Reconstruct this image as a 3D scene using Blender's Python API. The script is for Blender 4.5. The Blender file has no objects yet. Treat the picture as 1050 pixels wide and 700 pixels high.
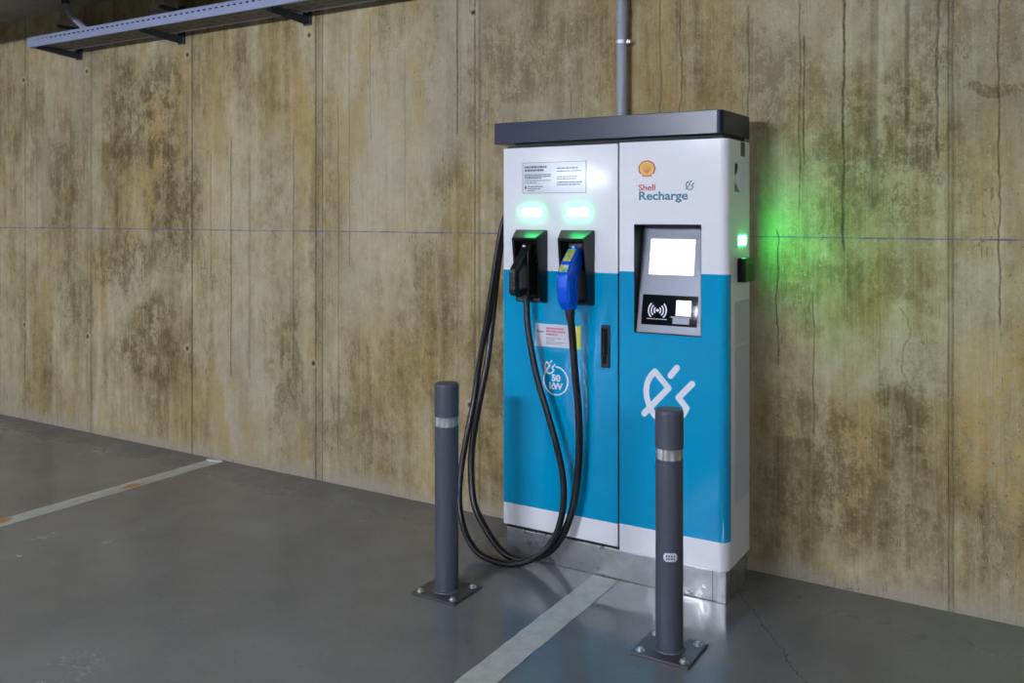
import bpy, bmesh, math, random
from mathutils import Vector, Matrix
random.seed(7)
S = bpy.context.scene
C = bpy.context.scene.collection
PI = math.pi

# ------------------------------------------------------------------ node helpers
class NT:
    def __init__(s, name):
        s.m = bpy.data.materials.new(name); s.m.use_nodes = True
        s.t = s.m.node_tree; s.n = s.t.nodes; s.l = s.t.links
        s.n.clear()
        s.out = s.n.new('ShaderNodeOutputMaterial')
        s.b = s.n.new('ShaderNodeBsdfPrincipled')
        s.l.new(s.b.outputs[0], s.out.inputs[0])
        s.tc = None
    def P(s):
        if not s.tc:
            s.tc = s.n.new('ShaderNodeTexCoord')
        return s.tc.outputs['Object']
    def put(s, sock, v):
        if isinstance(v, bpy.types.NodeSocket): s.l.new(v, sock)
        else: sock.default_value = v
    def M(s, op, a, b=0.0, c=0.0, clamp=False):
        n = s.n.new('ShaderNodeMath'); n.operation = op; n.use_clamp = clamp
        s.put(n.inputs[0], a); s.put(n.inputs[1], b); s.put(n.inputs[2], c)
        return n.outputs[0]
    def V(s, op, a, b=(0, 0, 0)):
        n = s.n.new('ShaderNodeVectorMath'); n.operation = op
        s.put(n.inputs[0], a); s.put(n.inputs[1], b)
        return n.outputs['Value'] if op in ('LENGTH', 'DOT_PRODUCT') else n.outputs[0]
    def noise(s, scale, detail=4, rough=.5, vec=None, sc=(1, 1, 1), off=(0, 0, 0), dist=0.0):
        mp = s.n.new('ShaderNodeMapping')
        s.put(mp.inputs['Vector'], vec if vec is not None else s.P())
        mp.inputs['Scale'].default_value = sc; mp.inputs['Location'].default_value = off
        n = s.n.new('ShaderNodeTexNoise')
        s.l.new(mp.outputs[0], n.inputs['Vector'])
        n.inputs['Scale'].default_value = scale; n.inputs['Detail'].default_value = detail
        n.inputs['Roughness'].default_value = rough; n.inputs['Distortion'].default_value = dist
        return n
    def voro(s, scale, vec=None, sc=(1, 1, 1), feat='F1'):
        mp = s.n.new('ShaderNodeMapping')
        s.put(mp.inputs['Vector'], vec if vec is not None else s.P())
        mp.inputs['Scale'].default_value = sc
        n = s.n.new('ShaderNodeTexVoronoi'); n.feature = feat
        s.l.new(mp.outputs[0], n.inputs['Vector']); n.inputs['Scale'].default_value = scale
        return n
    def step(s, x, a, b, lo=0.0, hi=1.0):
        n = s.n.new('ShaderNodeMapRange'); n.interpolation_type = 'SMOOTHSTEP'
        s.put(n.inputs[0], x); n.inputs[1].default_value = a; n.inputs[2].default_value = b
        n.inputs[3].default_value = lo; n.inputs[4].default_value = hi
        return n.outputs[0]
    def mix(s, f, a, b, mode='MIX'):
        n = s.n.new('ShaderNodeMix'); n.data_type = 'RGBA'; n.blend_type = mode
        s.put(n.inputs[0], f)
        for k, v in ((6, a), (7, b)):
            if isinstance(v, tuple) and len(v) == 3: v = v + (1,)
            s.put(n.inputs[k], v)
        return n.outputs[2]
    def ramp(s, f, stops):
        n = s.n.new('ShaderNodeValToRGB'); s.put(n.inputs[0], f)
        e = n.color_ramp.elements
        while len(e) < len(stops): e.new(.5)
        for q, (p, c) in zip(e, stops):
            q.position = p; q.color = tuple(c) + (1,)
        return n.outputs[0]
    def xyz(s, vec=None):
        n = s.n.new('ShaderNodeSeparateXYZ'); s.put(n.inputs[0], vec if vec is not None else s.P())
        return n.outputs
    def bump(s, h, strength=.3, dist=.01):
        n = s.n.new('ShaderNodeBump'); n.inputs['Strength'].default_value = strength
        n.inputs['Distance'].default_value = dist
        s.l.new(h, n.inputs['Height']); s.l.new(n.outputs[0], s.b.inputs['Normal'])
    def set(s, **k):
        names = {'base': 'Base Color', 'rough': 'Roughness', 'metal': 'Metallic', 'spec': 'Specular IOR Level',
                 'coat': 'Coat Weight', 'coatr': 'Coat Roughness', 'em': 'Emission Color', 'ems': 'Emission Strength'}
        for a, v in k.items():
            if isinstance(v, tuple) and len(v) == 3: v = v + (1,)
            s.put(s.b.inputs[names[a]], v)
        return s

def srgb(r, g, b):
    f = lambda c: (c / 255 / 12.92) if c / 255 <= .04045 else ((c / 255 + .055) / 1.055) ** 2.4
    return (f(r), f(g), f(b))

def plain(name, col, rough=.5, metal=0., var=.12, nscale=30, bump=0., **k):
    t = NT(name)
    n = t.noise(nscale, 3)
    c = t.mix(t.M('MULTIPLY', n.outputs[0], var * 2), col, tuple(x * .55 for x in col))
    t.set(base=c, rough=rough, metal=metal, **k)
    if bump: t.bump(n.outputs[0], bump, .004)
    return t.m

def emit(name, col, strength):
    t = NT(name); t.set(base=(0.02, 0.02, 0.02), em=col, ems=strength, rough=.3)
    return t.m

# ------------------------------------------------------------------ concrete wall
def wall_material():
    t = NT('stained_board_concrete')
    P = t.P()
    # slight warping of all coordinates so that stains and lines are not ruler straight
    wn = t.noise(3.0, 4, .6)
    warp = t.V('ADD', P, t.V('SCALE', t.V('SUBTRACT', wn.outputs['Color'], (.5, .5, .5))))
    warp.node.inputs[1].links[0].from_node.inputs['Scale'].default_value = .5
    wn2 = t.noise(14.0, 3, .6)
    w2 = t.V('SCALE', t.V('SUBTRACT', wn2.outputs['Color'], (.5, .5, .5))); w2.node.inputs['Scale'].default_value = .16
    warp = t.V('ADD', warp, w2)
    x, y, z = t.xyz()
    # tones
    big = t.noise(1.3, 6, .66, sc=(1.3, 1, .55))
    streak = t.noise(5.5, 5, .6, sc=(2.6, 1, .16))
    fine = t.noise(20, 8, .84, sc=(1.2, 1, .85))
    grain = t.noise(110, 4, .7)
    mid = t.noise(6, 8, .76, sc=(1.15, 1, .85), off=(2, 1, 5))
    v = t.M('ADD', t.M('MULTIPLY', big.outputs[0], .34), t.M('ADD', t.M('MULTIPLY', streak.outputs[0], .24), t.M('ADD', t.M('MULTIPLY', fine.outputs[0], .22), t.M('MULTIPLY', mid.outputs[0], .28))))
    col = t.ramp(v, [(.415, srgb(92, 77, 47)), (.485, srgb(136, 119, 82)), (.535, srgb(163, 147, 110)), (.585, srgb(182, 168, 134)), (.65, srgb(196, 184, 157))])
    # warm/grey drift
    drift = t.noise(.9, 3, .5, off=(3, 0, 8), sc=(1, 1, .7))
    col = t.mix(t.step(drift.outputs[0], .5, .66, 0, .55), col, srgb(170, 162, 146))
    drift2 = t.noise(1.7, 4, .6, off=(13, 0, 2), sc=(2.2, 1, .6))
    col = t.mix(t.step(drift2.outputs[0], .50, .66, 0, .5), col, srgb(172, 145, 86))
    # placed stains, plus one painted cabinet shadow: (x, z, rx, rz, strength) dark; then pale / ochre ones
    def blobs(lst):
        acc = None
        for bx, bz, rx, rz, st in lst:
            d = t.V('LENGTH', t.V('MULTIPLY', t.V('SUBTRACT', warp, (bx, 0, bz)), (1 / rx, 0, 1 / rz)))
            k = t.step(d, .45, 1.15, st, 0)
            acc = k if acc is None else t.M('MAXIMUM', acc, k)
        return acc
    mott = t.noise(7, 9, .84, sc=(1.25, 1, .85))
    mm = t.step(mott.outputs[0], .44, .56, .12, .95)
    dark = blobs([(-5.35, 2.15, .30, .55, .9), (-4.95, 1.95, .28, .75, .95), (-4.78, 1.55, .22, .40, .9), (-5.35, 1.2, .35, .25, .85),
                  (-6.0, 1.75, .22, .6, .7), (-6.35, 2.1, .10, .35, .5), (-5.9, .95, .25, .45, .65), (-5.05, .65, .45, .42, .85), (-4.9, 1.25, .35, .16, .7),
                  (-3.85, .62, .14, .42, .7), (-3.35, .35, .5, .2, .45), (-3.0, .55, .22, .3, .4), (-2.75, .8, .2, .2, .35), (-2.3, .7, .22, .75, .75),  # last one: shadow left of the cabinet, painted into the wall colour
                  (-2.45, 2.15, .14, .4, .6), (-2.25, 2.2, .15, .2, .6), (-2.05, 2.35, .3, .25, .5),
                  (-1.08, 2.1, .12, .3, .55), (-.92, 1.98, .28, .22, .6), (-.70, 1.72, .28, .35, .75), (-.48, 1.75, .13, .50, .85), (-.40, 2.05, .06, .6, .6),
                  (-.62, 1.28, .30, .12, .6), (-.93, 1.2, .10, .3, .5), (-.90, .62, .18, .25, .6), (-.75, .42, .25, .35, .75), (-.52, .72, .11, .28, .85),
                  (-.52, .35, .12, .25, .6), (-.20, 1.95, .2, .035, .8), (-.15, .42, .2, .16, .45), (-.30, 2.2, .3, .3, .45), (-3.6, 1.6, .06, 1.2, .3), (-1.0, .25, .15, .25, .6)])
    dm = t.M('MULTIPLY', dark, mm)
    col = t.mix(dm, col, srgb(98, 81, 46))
    pale = blobs([(-4.1, 1.45, .45, .75, .7), (-3.0, 1.6, .35, .7, .55), (-3.1, 1.05, .35, .35, .5), (-5.3, 1.0, .3, .2, .5), (-6.5, 1.7, .12, .7, .5),
                  (-5.65, 1.9, .10, .6, .55), (-4.45, .9, .12, .25, .6), (-4.05, .45, .14, .25, .6), (-3.68, .9, .08, .5, .5), (-.63, .93, .3, .2, .6), (-.95, 2.4, .3, .25, .4),
                  (-.66, 2.3, .2, .3, .5), (-.28, 1.05, .12, .35, .55), (-3.35, 2.35, .35, .3, .3), (-2.8, 2.3, .2, .3, .45)])
    col = t.mix(t.M('MULTIPLY', pale, t.step(mott.outputs[0], .62, .42, .25, 1)), col, srgb(190, 181, 154))
    och = blobs([(-5.0, 2.0, .13, .35, .8), (-5.12, 1.65, .13, .22, .8), (-4.72, 2.35, .10, .25, .7), (-5.3, 1.52, .07, .25, .7), (-5.6, .95, .10, .4, .6), (-3.25, 2.25, .03, .5, .7),
                 (-2.9, 2.1, .05, .45, .5), (-3.75, 2.1, .10, .5, .4), (-3.0, .75, .4, .4, .35), (-1.75, 2.35, .03, .4, .6), (-.10, .75, .35, .4, .8), (-.72, .62, .06, .35, .6), (-.36, .55, .03, .5, .5), (-3.9, 1.0, .05, .5, .4), (-.05, 1.7, .2, .5, .35)])
    col = t.mix(t.M('MULTIPLY', och, t.step(mott.outputs[0], .56, .44, .05, .85)), col, srgb(184, 154, 92))
    # foot of the wall: pale grout smear
    hz = t.M('ADD', z, t.M('MULTIPLY', t.M('SUBTRACT', big.outputs[0], .5), .25))
    foot = t.step(t.M('ADD', hz, t.M('MULTIPLY', t.M('SUBTRACT', fine.outputs[0], .5), .18)), .01, .09, .85, 0)
    col = t.mix(foot, col, srgb(163, 155, 140))
    # blotchy pores
    por = t.voro(34, warp)
    pk = t.step(por.outputs['Distance'], .05, .14, 1, 0)
    pn = t.noise(2.3, 3, .6, off=(5, 5, 5))
    pk = t.M('MULTIPLY', pk, t.step(pn.outputs[0], .48, .62, 0, .75))
    col = t.mix(pk, col, srgb(72, 62, 42))
    # fine vertical board marks
    fl = t.noise(17, 3, .55, sc=(3.2, 1, .05), off=(2, 0, 0))
    fk = t.step(t.M('ABSOLUTE', t.M('SUBTRACT', fl.outputs[0], .5)), .0, .016, .36, 0)
    fk = t.M('MULTIPLY', fk, t.step(streak.outputs[0], .42, .6, .2, 1))
    col = t.mix(fk, col, srgb(96, 84, 58))
    fl2 = t.noise(9, 2, .5, sc=(3.2, 1, .04), off=(9, 0, 4))
    col = t.mix(t.step(t.M('ABSOLUTE', t.M('SUBTRACT', fl2.outputs[0], .52)), .0, .02, .22, 0), col, srgb(186, 178, 152))
    # random hairline scratches and cracks, peppering of small dark pits
    for sc_, off_, th_, g_ in ((1.9, (3, 0, 1), .0020, (.50, .60)), (3.4, (8, 0, 5), .0030, (.50, .60))):
        a = t.noise(sc_, 5, .6, off=off_, sc=(1.6, 1, .22)); gg = t.noise(2.4, 2, .5, off=(off_[2], 4, off_[0]))
        k = t.M('MULTIPLY', t.step(t.M('ABSOLUTE', t.M('SUBTRACT', a.outputs[0], .5)), th_ * .4, th_, .55, 0), t.step(gg.outputs[0], g_[0], g_[1], 0, 1))
        col = t.mix(k, col, srgb(84, 74, 52))
    pep = t.noise(70, 3, .6, sc=(1, 1, .8)); pg = t.noise(3.1, 5, .7, off=(6, 6, 1))
    col = t.mix(t.M('MULTIPLY', t.step(pep.outputs[0], .60, .70, 0, .7), t.step(pg.outputs[0], .47, .62, .05, 1)), col, srgb(80, 66, 40))
    pep2 = t.noise(48, 4, .7, off=(3, 3, 3)); col = t.mix(t.step(pep2.outputs[0], .58, .70, 0, .5), col, srgb(204, 192, 162))
    # board seams and cracks: x, half width, z0, z1, strength, wobble
    wob = t.M('SUBTRACT', t.noise(4, 4, .6, sc=(.2, 1, 1)).outputs[0], .5)
    lines = [(-4.654, .007, -1, 4, .85, 0), (-3.60, .008, -1, 4, .75, 0), (-3.55, .006, -1, 4, .6, 0), (-3.575, .02, -1, 4, .25, 0), (-2.513, .005, -1, 4, .7, 0), (-2.485, .008, -1, 4, .45, 0),
             (-.354, .0035, -1, 4, .7, .004), (-.339, .004, -1, 4, .6, .004), (-.346, .016, -1, 4, .28, 0), (-5.70, .02, -1, 4, .35, .01), (-5.74, .006, -1, 4, .3, .0), (-6.50, .01, -1, 4, .4, .0),
             (-5.573, .004, .7, 2.6, .6, 0), (-5.94, .004, .9, 2.4, .5, .01), (-6.35, .004, 1, 2.5, .5, .01), (-4.48, .004, 1.1, 1.9, .75, .01), (-4.298, .005, .5, 2.0, .8, .01),
             (-4.137, .014, .5, 1.9, .35, .02), (-3.775, .004, .6, 2.0, .7, .01), (-3.43, .004, .1, 2.2, .6, .01), (-3.35, .004, 1.2, 2.5, .5, .01), (-3.197, .004, 1.9, 2.6, .5, .01),
             (-2.96, .005, 1.4, 2.4, .3, .01), (-2.621, .005, 1.9, 2.9, .8, 0), (-2.62, .004, .2, 1.9, .35, .02), (-.998, .0035, .87, 1.45, .85, .05), (-.907, .004, 1.5, 2.4, .6, .02), (-.852, .004, .6, 1.2, .6, .02),
             (-.89, .004, 1.7, 2.25, .8, .01), (-.734, .006, 1.35, 2.6, .9, .03), (-.62, .02, 1.5, 2.6, .45, .02), (-.499, .01, 1.8, 2.6, .6, .01), (-.39, .006, 1.7, 2.6, .7, .03),
             (-.184, .004, 1.07, 2.6, .75, .03), (-.51, .003, .7, 1.15, .5, .12), (-1.426, .004, 1.8, 2.4, .6, .06), (-1.12, .005, 1.8, 2.4, .5, .02), (-1.52, .004, 1.9, 2.6, .5, .04), (-.60, .003, .3, 1.4, .3, .02)]
    acc = None
    for lx, hw, z0, z1, st, wb in lines:
        xx = t.M('MULTIPLY_ADD', wob, wb * 1.6 + .004, x)
        k = t.step(t.M('ABSOLUTE', t.M('SUBTRACT', xx, lx)), hw * .4, hw * 1.25, st, 0)
        if z1 < 3: k = t.M('MULTIPLY', k, t.step(t.M('ABSOLUTE', t.M('SUBTRACT', z, (z0 + z1) / 2)), (z1 - z0) / 2 * .93, (z1 - z0) / 2, 1, 0))
        acc = k if acc is None else t.M('MAXIMUM', acc, k)
    linek = t.M('MULTIPLY', acc, t.step(fine.outputs[0], .36, .58, .35, 1))
    col = t.mix(linek, col, srgb(66, 58, 42))
    # form tie holes
    ring = None; hole = None
    for hx, hz_ in [(-6.509, .694), (-5.738, .662), (-4.70, .66), (-3.620, .66), (-2.545, .541), (-4.70, 2.517), (-3.652, 2.531), (-2.525, 2.526), (-5.75, 2.5), (-6.52, 2.5)]:
        d = t.V('LENGTH', t.V('MULTIPLY', t.V('SUBTRACT', P, (hx, 0, hz_)), (1, 0, 1)))
        h = t.step(d, .009, .014, .9, 0)
        r = t.step(t.M('ABSOLUTE', t.M('SUBTRACT', d, .026)), .002, .008, .4, 0)
        hole = h if hole is None else t.M('MAXIMUM', hole, h)
        ring = r if ring is None else t.M('MAXIMUM', ring, r)
    hole = t.M('MULTIPLY', hole, t.step(mott.outputs[0], .36, .46, .3, 1))
    col = t.mix(ring, col, srgb(196, 186, 156)); col = t.mix(hole, col, srgb(48, 41, 30))
    # blue chalk line
    zl = t.M('MULTIPLY_ADD', wob, .008, t.M('SUBTRACT', z, 1.411))
    ck = t.step(t.M('ABSOLUTE', zl), .0015, .0045, 1, 0)
    cn = t.noise(8, 5, .7, off=(1, 2, 3), sc=(1, 1, .1))
    ck = t.M('MULTIPLY', ck, t.step(cn.outputs[0], .36, .6, .25, .85))
    col = t.mix(ck, col, srgb(66, 82, 140))
    g = t.step(grain.outputs[0], .3, .7, 0, .28)
    col = t.mix(g, col, t.mix(1.0, col, (.62, .60, .56), 'MULTIPLY'))
    t.set(base=col, rough=.82, spec=.3)
    h = t.M('ADD', t.M('MULTIPLY', fine.outputs[0], .5), t.M('MULTIPLY', grain.outputs[0], .25))
    h = t.M('SUBTRACT', h, t.M('ADD', t.M('MULTIPLY', acc, .8), t.M('MULTIPLY', hole, 1.5)))
    t.bump(h, .45, .006)
    return t.m

def floor_material():
    t = NT('coated_garage_floor')
    n1 = t.noise(.9, 2, .5); n2 = t.noise(6, 2, .5); n3 = t.noise(60, 4, .7)
    n4 = t.noise(2.2, 2, .5, sc=(1, .35, 1), off=(4, 4, 0))
    v = t.M('ADD', t.M('MULTIPLY', n1.outputs[0], .6), t.M('ADD', t.M('MULTIPLY', n2.outputs[0], .2), t.M('MULTIPLY', n3.outputs[0], .2)))
    col = t.ramp(v, [(.36, srgb(106, 108, 110)), (.5, srgb(118, 120, 121)), (.64, srgb(129, 131, 131))])
    x, y, z = t.xyz()
    # worn, dusty strip along the wall
    dy = t.M('ADD', y, t.M('MULTIPLY', t.M('SUBTRACT', n2.outputs[0], .5), .5))
    col = t.mix(t.step(dy, -.35, .05, 0, .5), col, srgb(112, 108, 102))
    # specks of debris
    sp = t.voro(9); sk = t.step(sp.outputs['Distance'], .012, .03, 1, 0)
    gate = t.step(t.noise(2.1, 2, .5, off=(7, 1, 0)).outputs[0], .5, .56, 0, .8)
    col = t.mix(t.M('MULTIPLY', sk, gate), col, srgb(180, 178, 170))
    sp2 = t.voro(15); sk2 = t.step(sp2.outputs['Distance'], .02, .06, .6, 0)
    col = t.mix(t.M('MULTIPLY', sk2, t.step(n4.outputs[0], .5, .6, 0, 1)), col, srgb(50, 50, 50))
    scf = t.noise(22, 5, .75, sc=(1, .25, 1), off=(1, 9, 0))
    col = t.mix(t.step(scf.outputs[0], .62, .74, 0, .30), col, srgb(150, 150, 146))
    scd = t.noise(16, 5, .75, off=(11, 3, 0))
    col = t.mix(t.step(scd.outputs[0], .60, .74, 0, .35), col, srgb(74, 73, 70))
    # hairline crack by the station
    cx = t.M('MULTIPLY_ADD', t.M('SUBTRACT', t.noise(9, 5, .7).outputs[0], .5), .14, x)
    line = t.M('ADD', cx, t.M('MULTIPLY', y, .66))
    d = t.M('ABSOLUTE', t.M('SUBTRACT', line, -1.235))
    ck = t.M('MULTIPLY', t.step(d, .0008, .0032, .7, 0), t.step(t.M('ABSOLUTE', t.M('ADD', y, .55)), .38, .5, 1, 0))
    col = t.mix(ck, col, srgb(34, 34, 34))
    rg = t.M('ADD', t.step(v, .4, .62, .10, .20), t.step(dy, -.40, -.02, 0, .34))
    rg = t.M('ADD', rg, t.step(n4.outputs[0], .45, .65, 0, .08))
    t.set(base=col, rough=rg, spec=.7)
    t.bump(t.M('ADD', t.M('MULTIPLY', t.noise(4, 2, .4).outputs[0], .9), t.M('MULTIPLY', n3.outputs[0], .08)), .14, .01)
    return t.m

def ceiling_material():
    t = NT('raw_concrete_soffit')
    n = t.noise(3, 6, .65)
    t.set(base=t.ramp(n.outputs[0], [(.3, srgb(132, 129, 124)), (.7, srgb(158, 155, 150))]), rough=.85)
    t.bump(n.outputs[0], .2, .01)
    return t.m

def paintline_material():
    t = NT('worn_line_paint')
    n = t.noise(14, 6, .7); n2 = t.noise(3, 3)
    col = t.ramp(n.outputs[0], [(.3, srgb(172, 174, 168)), (.5, srgb(194, 196, 189)), (.7, srgb(206, 208, 201))])
    x, y, z = t.xyz()
    # remains of an older orange line (only on the left one, which is long in -y)
    o = None
    for oy, ox, ry, rx in [(-1.36, -4.43, .10, .06), (-.62, -4.38, .07, .035), (-.93, -4.40, .05, .012), (-1.50, -4.38, .10, .08)]:
        nn = t.V('ADD', t.P(), t.V('SCALE', t.V('SUBTRACT', n.outputs['Color'], (.5, .5, .5)))); nn.node.inputs[1].links[0].from_node.inputs['Scale'].default_value = .12
        d = t.V('LENGTH', t.V('MULTIPLY', t.V('SUBTRACT', nn, (ox, oy, 0)), (1 / rx, 1 / ry, 0)))
        k = t.step(d, .7, 1.05, .9, 0); o = k if o is None else t.M('MAXIMUM', o, k)
    col = t.mix(o, col, srgb(190, 130, 30))
    t.set(base=col, rough=.45)
    t.bump(n.outputs[0], .2, .003)
    return t.m

def cabinet_material(name, lo, hi, warp=.0):
    """white lacquer with a printed turquoise field between heights lo and hi"""
    t = NT(name)
    x, y, z = t.xyz()
    k = t.M('MULTIPLY', t.M('GREATER_THAN', z, lo), t.M('LESS_THAN', z, hi))
    n = t.noise(40, 3)
    white = t.mix(t.M('MULTIPLY', n.outputs[0], .1), srgb(234, 234, 241), srgb(212, 214, 223))
    blue = t.mix(t.M('MULTIPLY', n.outputs[0], .12), srgb(0, 152, 200), srgb(0, 136, 184))
    t.set(base=t.mix(k, white, blue), rough=.09, spec=.42)
    big = t.noise(2.6, 2, .4, sc=(1, 1, .6))
    t.bump(big.outputs[0], .16, .02)
    return t.m

def steel_material(name, base=(.60, .60, .62), rough=.28):
    t = NT(name)
    n = t.noise(9, 5, .65); n2 = t.noise(30, 4, .6, sc=(.15, .15, 4))
    t.set(base=t.mix(t.step(n.outputs[0], .35, .65, 0, .7), base, tuple(b * .6 for b in base)), metal=.9,
          rough=t.M('ADD', t.step(n.outputs[0], .35, .65, rough - .06, rough + .14), t.M('MULTIPLY', n2.outputs[0], .06)))
    t.bump(n.outputs[0], .05, .006)
    return t.m

MAT = dict(
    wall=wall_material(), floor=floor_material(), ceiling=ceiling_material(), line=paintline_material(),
    white=cabinet_material('white_lacquer', 9, 10), door=cabinet_material('printed_door', .236, 1.272), doorleft=cabinet_material('printed_door_left', .232, 1.262),
    steel=steel_material('brushed_steel'), bolt=steel_material('zinc_bolt', (.7, .72, .74), .3), galv=plain('galvanised_steel', srgb(158, 165, 196), .38, .35, .1),
    dark_steel=plain('dark_steel', srgb(62, 66, 74), .5, .4), lid=plain('anthracite_lid', srgb(26, 30, 62), .3, 0, .05, 20, spec=.45),
    black=plain('glossy_black_plastic', srgb(8, 9, 10), .16, 0, .05, spec=.3), holster=plain('holster_black', srgb(10, 11, 12), .38, 0, .05, spec=.6), matt=plain('matt_black_plastic', srgb(24, 25, 27), .42, 0, .1),
    rubber=plain('black_cable_rubber', srgb(13, 14, 19), .34, 0, .1), gap=plain('shadow_gap_black', srgb(10, 10, 12), .6),
    blue=plain('blue_plastic', srgb(6, 88, 222), .24, 0, .05, spec=.4), panel=plain('grey_brushed_panel', srgb(104, 108, 120), .36, .3, .2, 8),
    post=plain('anthracite_powder_coat', srgb(73, 76, 89), .42, 0, .08, 80, .1), plate=plain('worn_dark_plate', srgb(92, 92, 94), .38, .45, .3, 25, .3),
    pipe=plain('grey_conduit', srgb(150, 152, 164), .42, 0, .06), reader=plain('reader_black', srgb(10, 12, 20), .05, 0, .05, spec=.15), grille=plain('grey_filter_mat', srgb(196, 199, 206), .7, 0, .1, 200, .4),
    ink=plain('white_print', srgb(225, 228, 238), .4, 0, .03), inkred=plain('red_print', srgb(176, 14, 30), .4, 0, .03), inkteal=plain('teal_print', srgb(0, 104, 128), .4, 0, .03),
    inkyellow=plain('yellow_print', srgb(226, 184, 10), .4, 0, .03), inkdark=plain('grey_print', srgb(92, 100, 122), .5, 0, .03), inkpink=plain('rose_print', srgb(196, 96, 112), .5, 0, .03),
    sticker=plain('sticker_film', srgb(212, 216, 228), .12, 0, .03, spec=.45), yellow=plain('yellow_sticker', srgb(196, 200, 60), .4, 0, .05), label=plain('printed_side_label', srgb(96, 112, 106), .5, 0, .1),
    green=emit('green_led', (.04, 1, .24), 7), sidegreen=emit('green_side_led', (.01, 1, .13), 48), screen=emit('white_screen', (.93, .96, 1), .5), tube=emit('fluorescent_tube', (.90, .96, 1), 1),
    chip=plain('white_chip', srgb(210, 210, 205), .6),
)
def band_material():
    t = NT('reflective_band')
    v = t.voro(1, sc=(60, 60, 8)); 
    t.set(base=t.mix(t.step(v.outputs['Distance'], .2, .6), srgb(242, 242, 244), srgb(176, 176, 178)), metal=.55, rough=.25)
    t.bump(v.outputs['Distance'], .5, .004)
    return t.m
MAT['band'] = band_material()
def gunlabel_material():
    t = NT('warning_label')
    n = t.noise(45, 2, .5)
    t.set(base=t.ramp(n.outputs[0], [(.40, srgb(40, 190, 120)), (.5, srgb(200, 190, 60)), (.58, srgb(210, 130, 50)), (.62, srgb(170, 215, 200))]), rough=.3)
    return t.m
MAT['gunlabel'] = gunlabel_material()

# ------------------------------------------------------------------ object helpers
ORG = {}
def tag(o, label=None, cat=None, group=None, kind=None):
    if label: o['label'] = label
    if cat: o['category'] = cat
    if group: o['group'] = group
    if kind: o['kind'] = kind
    return o
def thing(name, loc, label, cat, group=None):
    o = bpy.data.objects.new(name, None); o.location = loc; o.empty_display_size = .05
    C.objects.link(o); ORG[o] = Vector(loc)
    return tag(o, label, cat, group)
def finish(me, smooth=True, ang=35):
    if smooth:
        for p in me.polygons: p.use_smooth = True
        me.set_sharp_from_angle(angle=math.radians(ang))
def obj(name, bm, m, parent=None, base=None, smooth=True, label=None):
    """mesh coordinates come in world space; they are stored relative to the thing's base"""
    bmesh.ops.recalc_face_normals(bm, faces=bm.faces)
    org = ORG[parent] if parent is not None else Vector(base or (0, 0, 0))
    bmesh.ops.translate(bm, verts=bm.verts, vec=-org)
    me = bpy.data.meshes.new(name); bm.to_mesh(me); bm.free()
    finish(me, smooth)
    me.materials.append(MAT[m] if isinstance(m, str) else m)
    o = bpy.data.objects.new(name, me); C.objects.link(o)
    ORG[o] = org
    if parent is not None:
        o.parent = parent
    else: o.location = org
    if label: o['label'] = label
    if smooth:
        wm = o.modifiers.new('normals', 'WEIGHTED_NORMAL'); wm.keep_sharp = True; wm.weight = 80
    return o
def BM(): return bmesh.new()
def box(bm, x0, x1, y0, y1, z0, z1, bev=0, seg=2):
    t = bmesh.new()
    bmesh.ops.create_cube(t, size=1)
    bmesh.ops.scale(t, vec=(abs(x1 - x0), abs(y1 - y0), abs(z1 - z0)), verts=t.verts)
    bmesh.ops.translate(t, vec=((x0 + x1) / 2, (y0 + y1) / 2, (z0 + z1) / 2), verts=t.verts)
    if bev: bmesh.ops.bevel(t, geom=t.edges[:], offset=bev, segments=seg, affect='EDGES', profile=.5)
    merge(bm, t); return bm
def merge(bm, t, mat=None):
    if mat is not None: bmesh.ops.transform(t, matrix=mat, verts=t.verts)
    me = bpy.data.meshes.new('tmp'); t.to_mesh(me); t.free(); bm.from_mesh(me); bpy.data.meshes.remove(me)
def lathe(bm, cx, cy, prof, seg=48):
    rings = []
    for r, z in prof:
        if r <= 1e-6: rings.append([bm.verts.new((cx, cy, z))])
        else: rings.append([bm.verts.new((cx + r * math.cos(2 * PI * k / seg), cy + r * math.sin(2 * PI * k / seg), z)) for k in range(seg)])
    for a, b in zip(rings, rings[1:]):
        for k in range(seg):
            q = [a[k % len(a)], a[(k + 1) % len(a)], b[(k + 1) % len(b)], b[k % len(b)]]
            u = []
            for v in q:
                if v not in u: u.append(v)
            if len(u) > 2: bm.faces.new(u)
    return bm
def catmull(pts, n=8):
    P = [Vector(p) for p in pts]; P = [P[0] * 2 - P[1]] + P + [P[-1] * 2 - P[-2]]
    out = []
    for i in range(1, len(P) - 2):
        for k in range(n):
            t = k / n; a, b, c, d = P[i - 1], P[i], P[i + 1], P[i + 2]
            out.append(.5 * ((2 * b) + (c - a) * t + (2 * a - 5 * b + 4 * c - d) * t * t + (3 * b - a - 3 * c + d) * t ** 3))
    out.append(P[-2]); return out
def tube(bm, pts, r, seg=16, smooth_n=0):
    P = catmull(pts, smooth_n) if smooth_n else [Vector(p) for p in pts]
    rr = r if callable(r) else (lambda u: r)
    T = [(P[min(i + 1, len(P) - 1)] - P[max(i - 1, 0)]).normalized() for i in range(len(P))]
    n = T[0].orthogonal().normalized(); rings = []
    for i, p in enumerate(P):
        n = (n - T[i] * n.dot(T[i])).normalized(); b = T[i].cross(n); q = rr(i / (len(P) - 1))
        rings.append([bm.verts.new(p + (n * math.cos(2 * PI * k / seg) + b * math.sin(2 * PI * k / seg)) * q) for k in range(seg)])
    for a, b in zip(rings, rings[1:]):
        for k in range(seg): bm.faces.new((a[k], a[(k + 1) % seg], b[(k + 1) % seg], b[k]))
    bm.faces.new(rings[0]); bm.faces.new(rings[-1][::-1]); return bm
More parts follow.
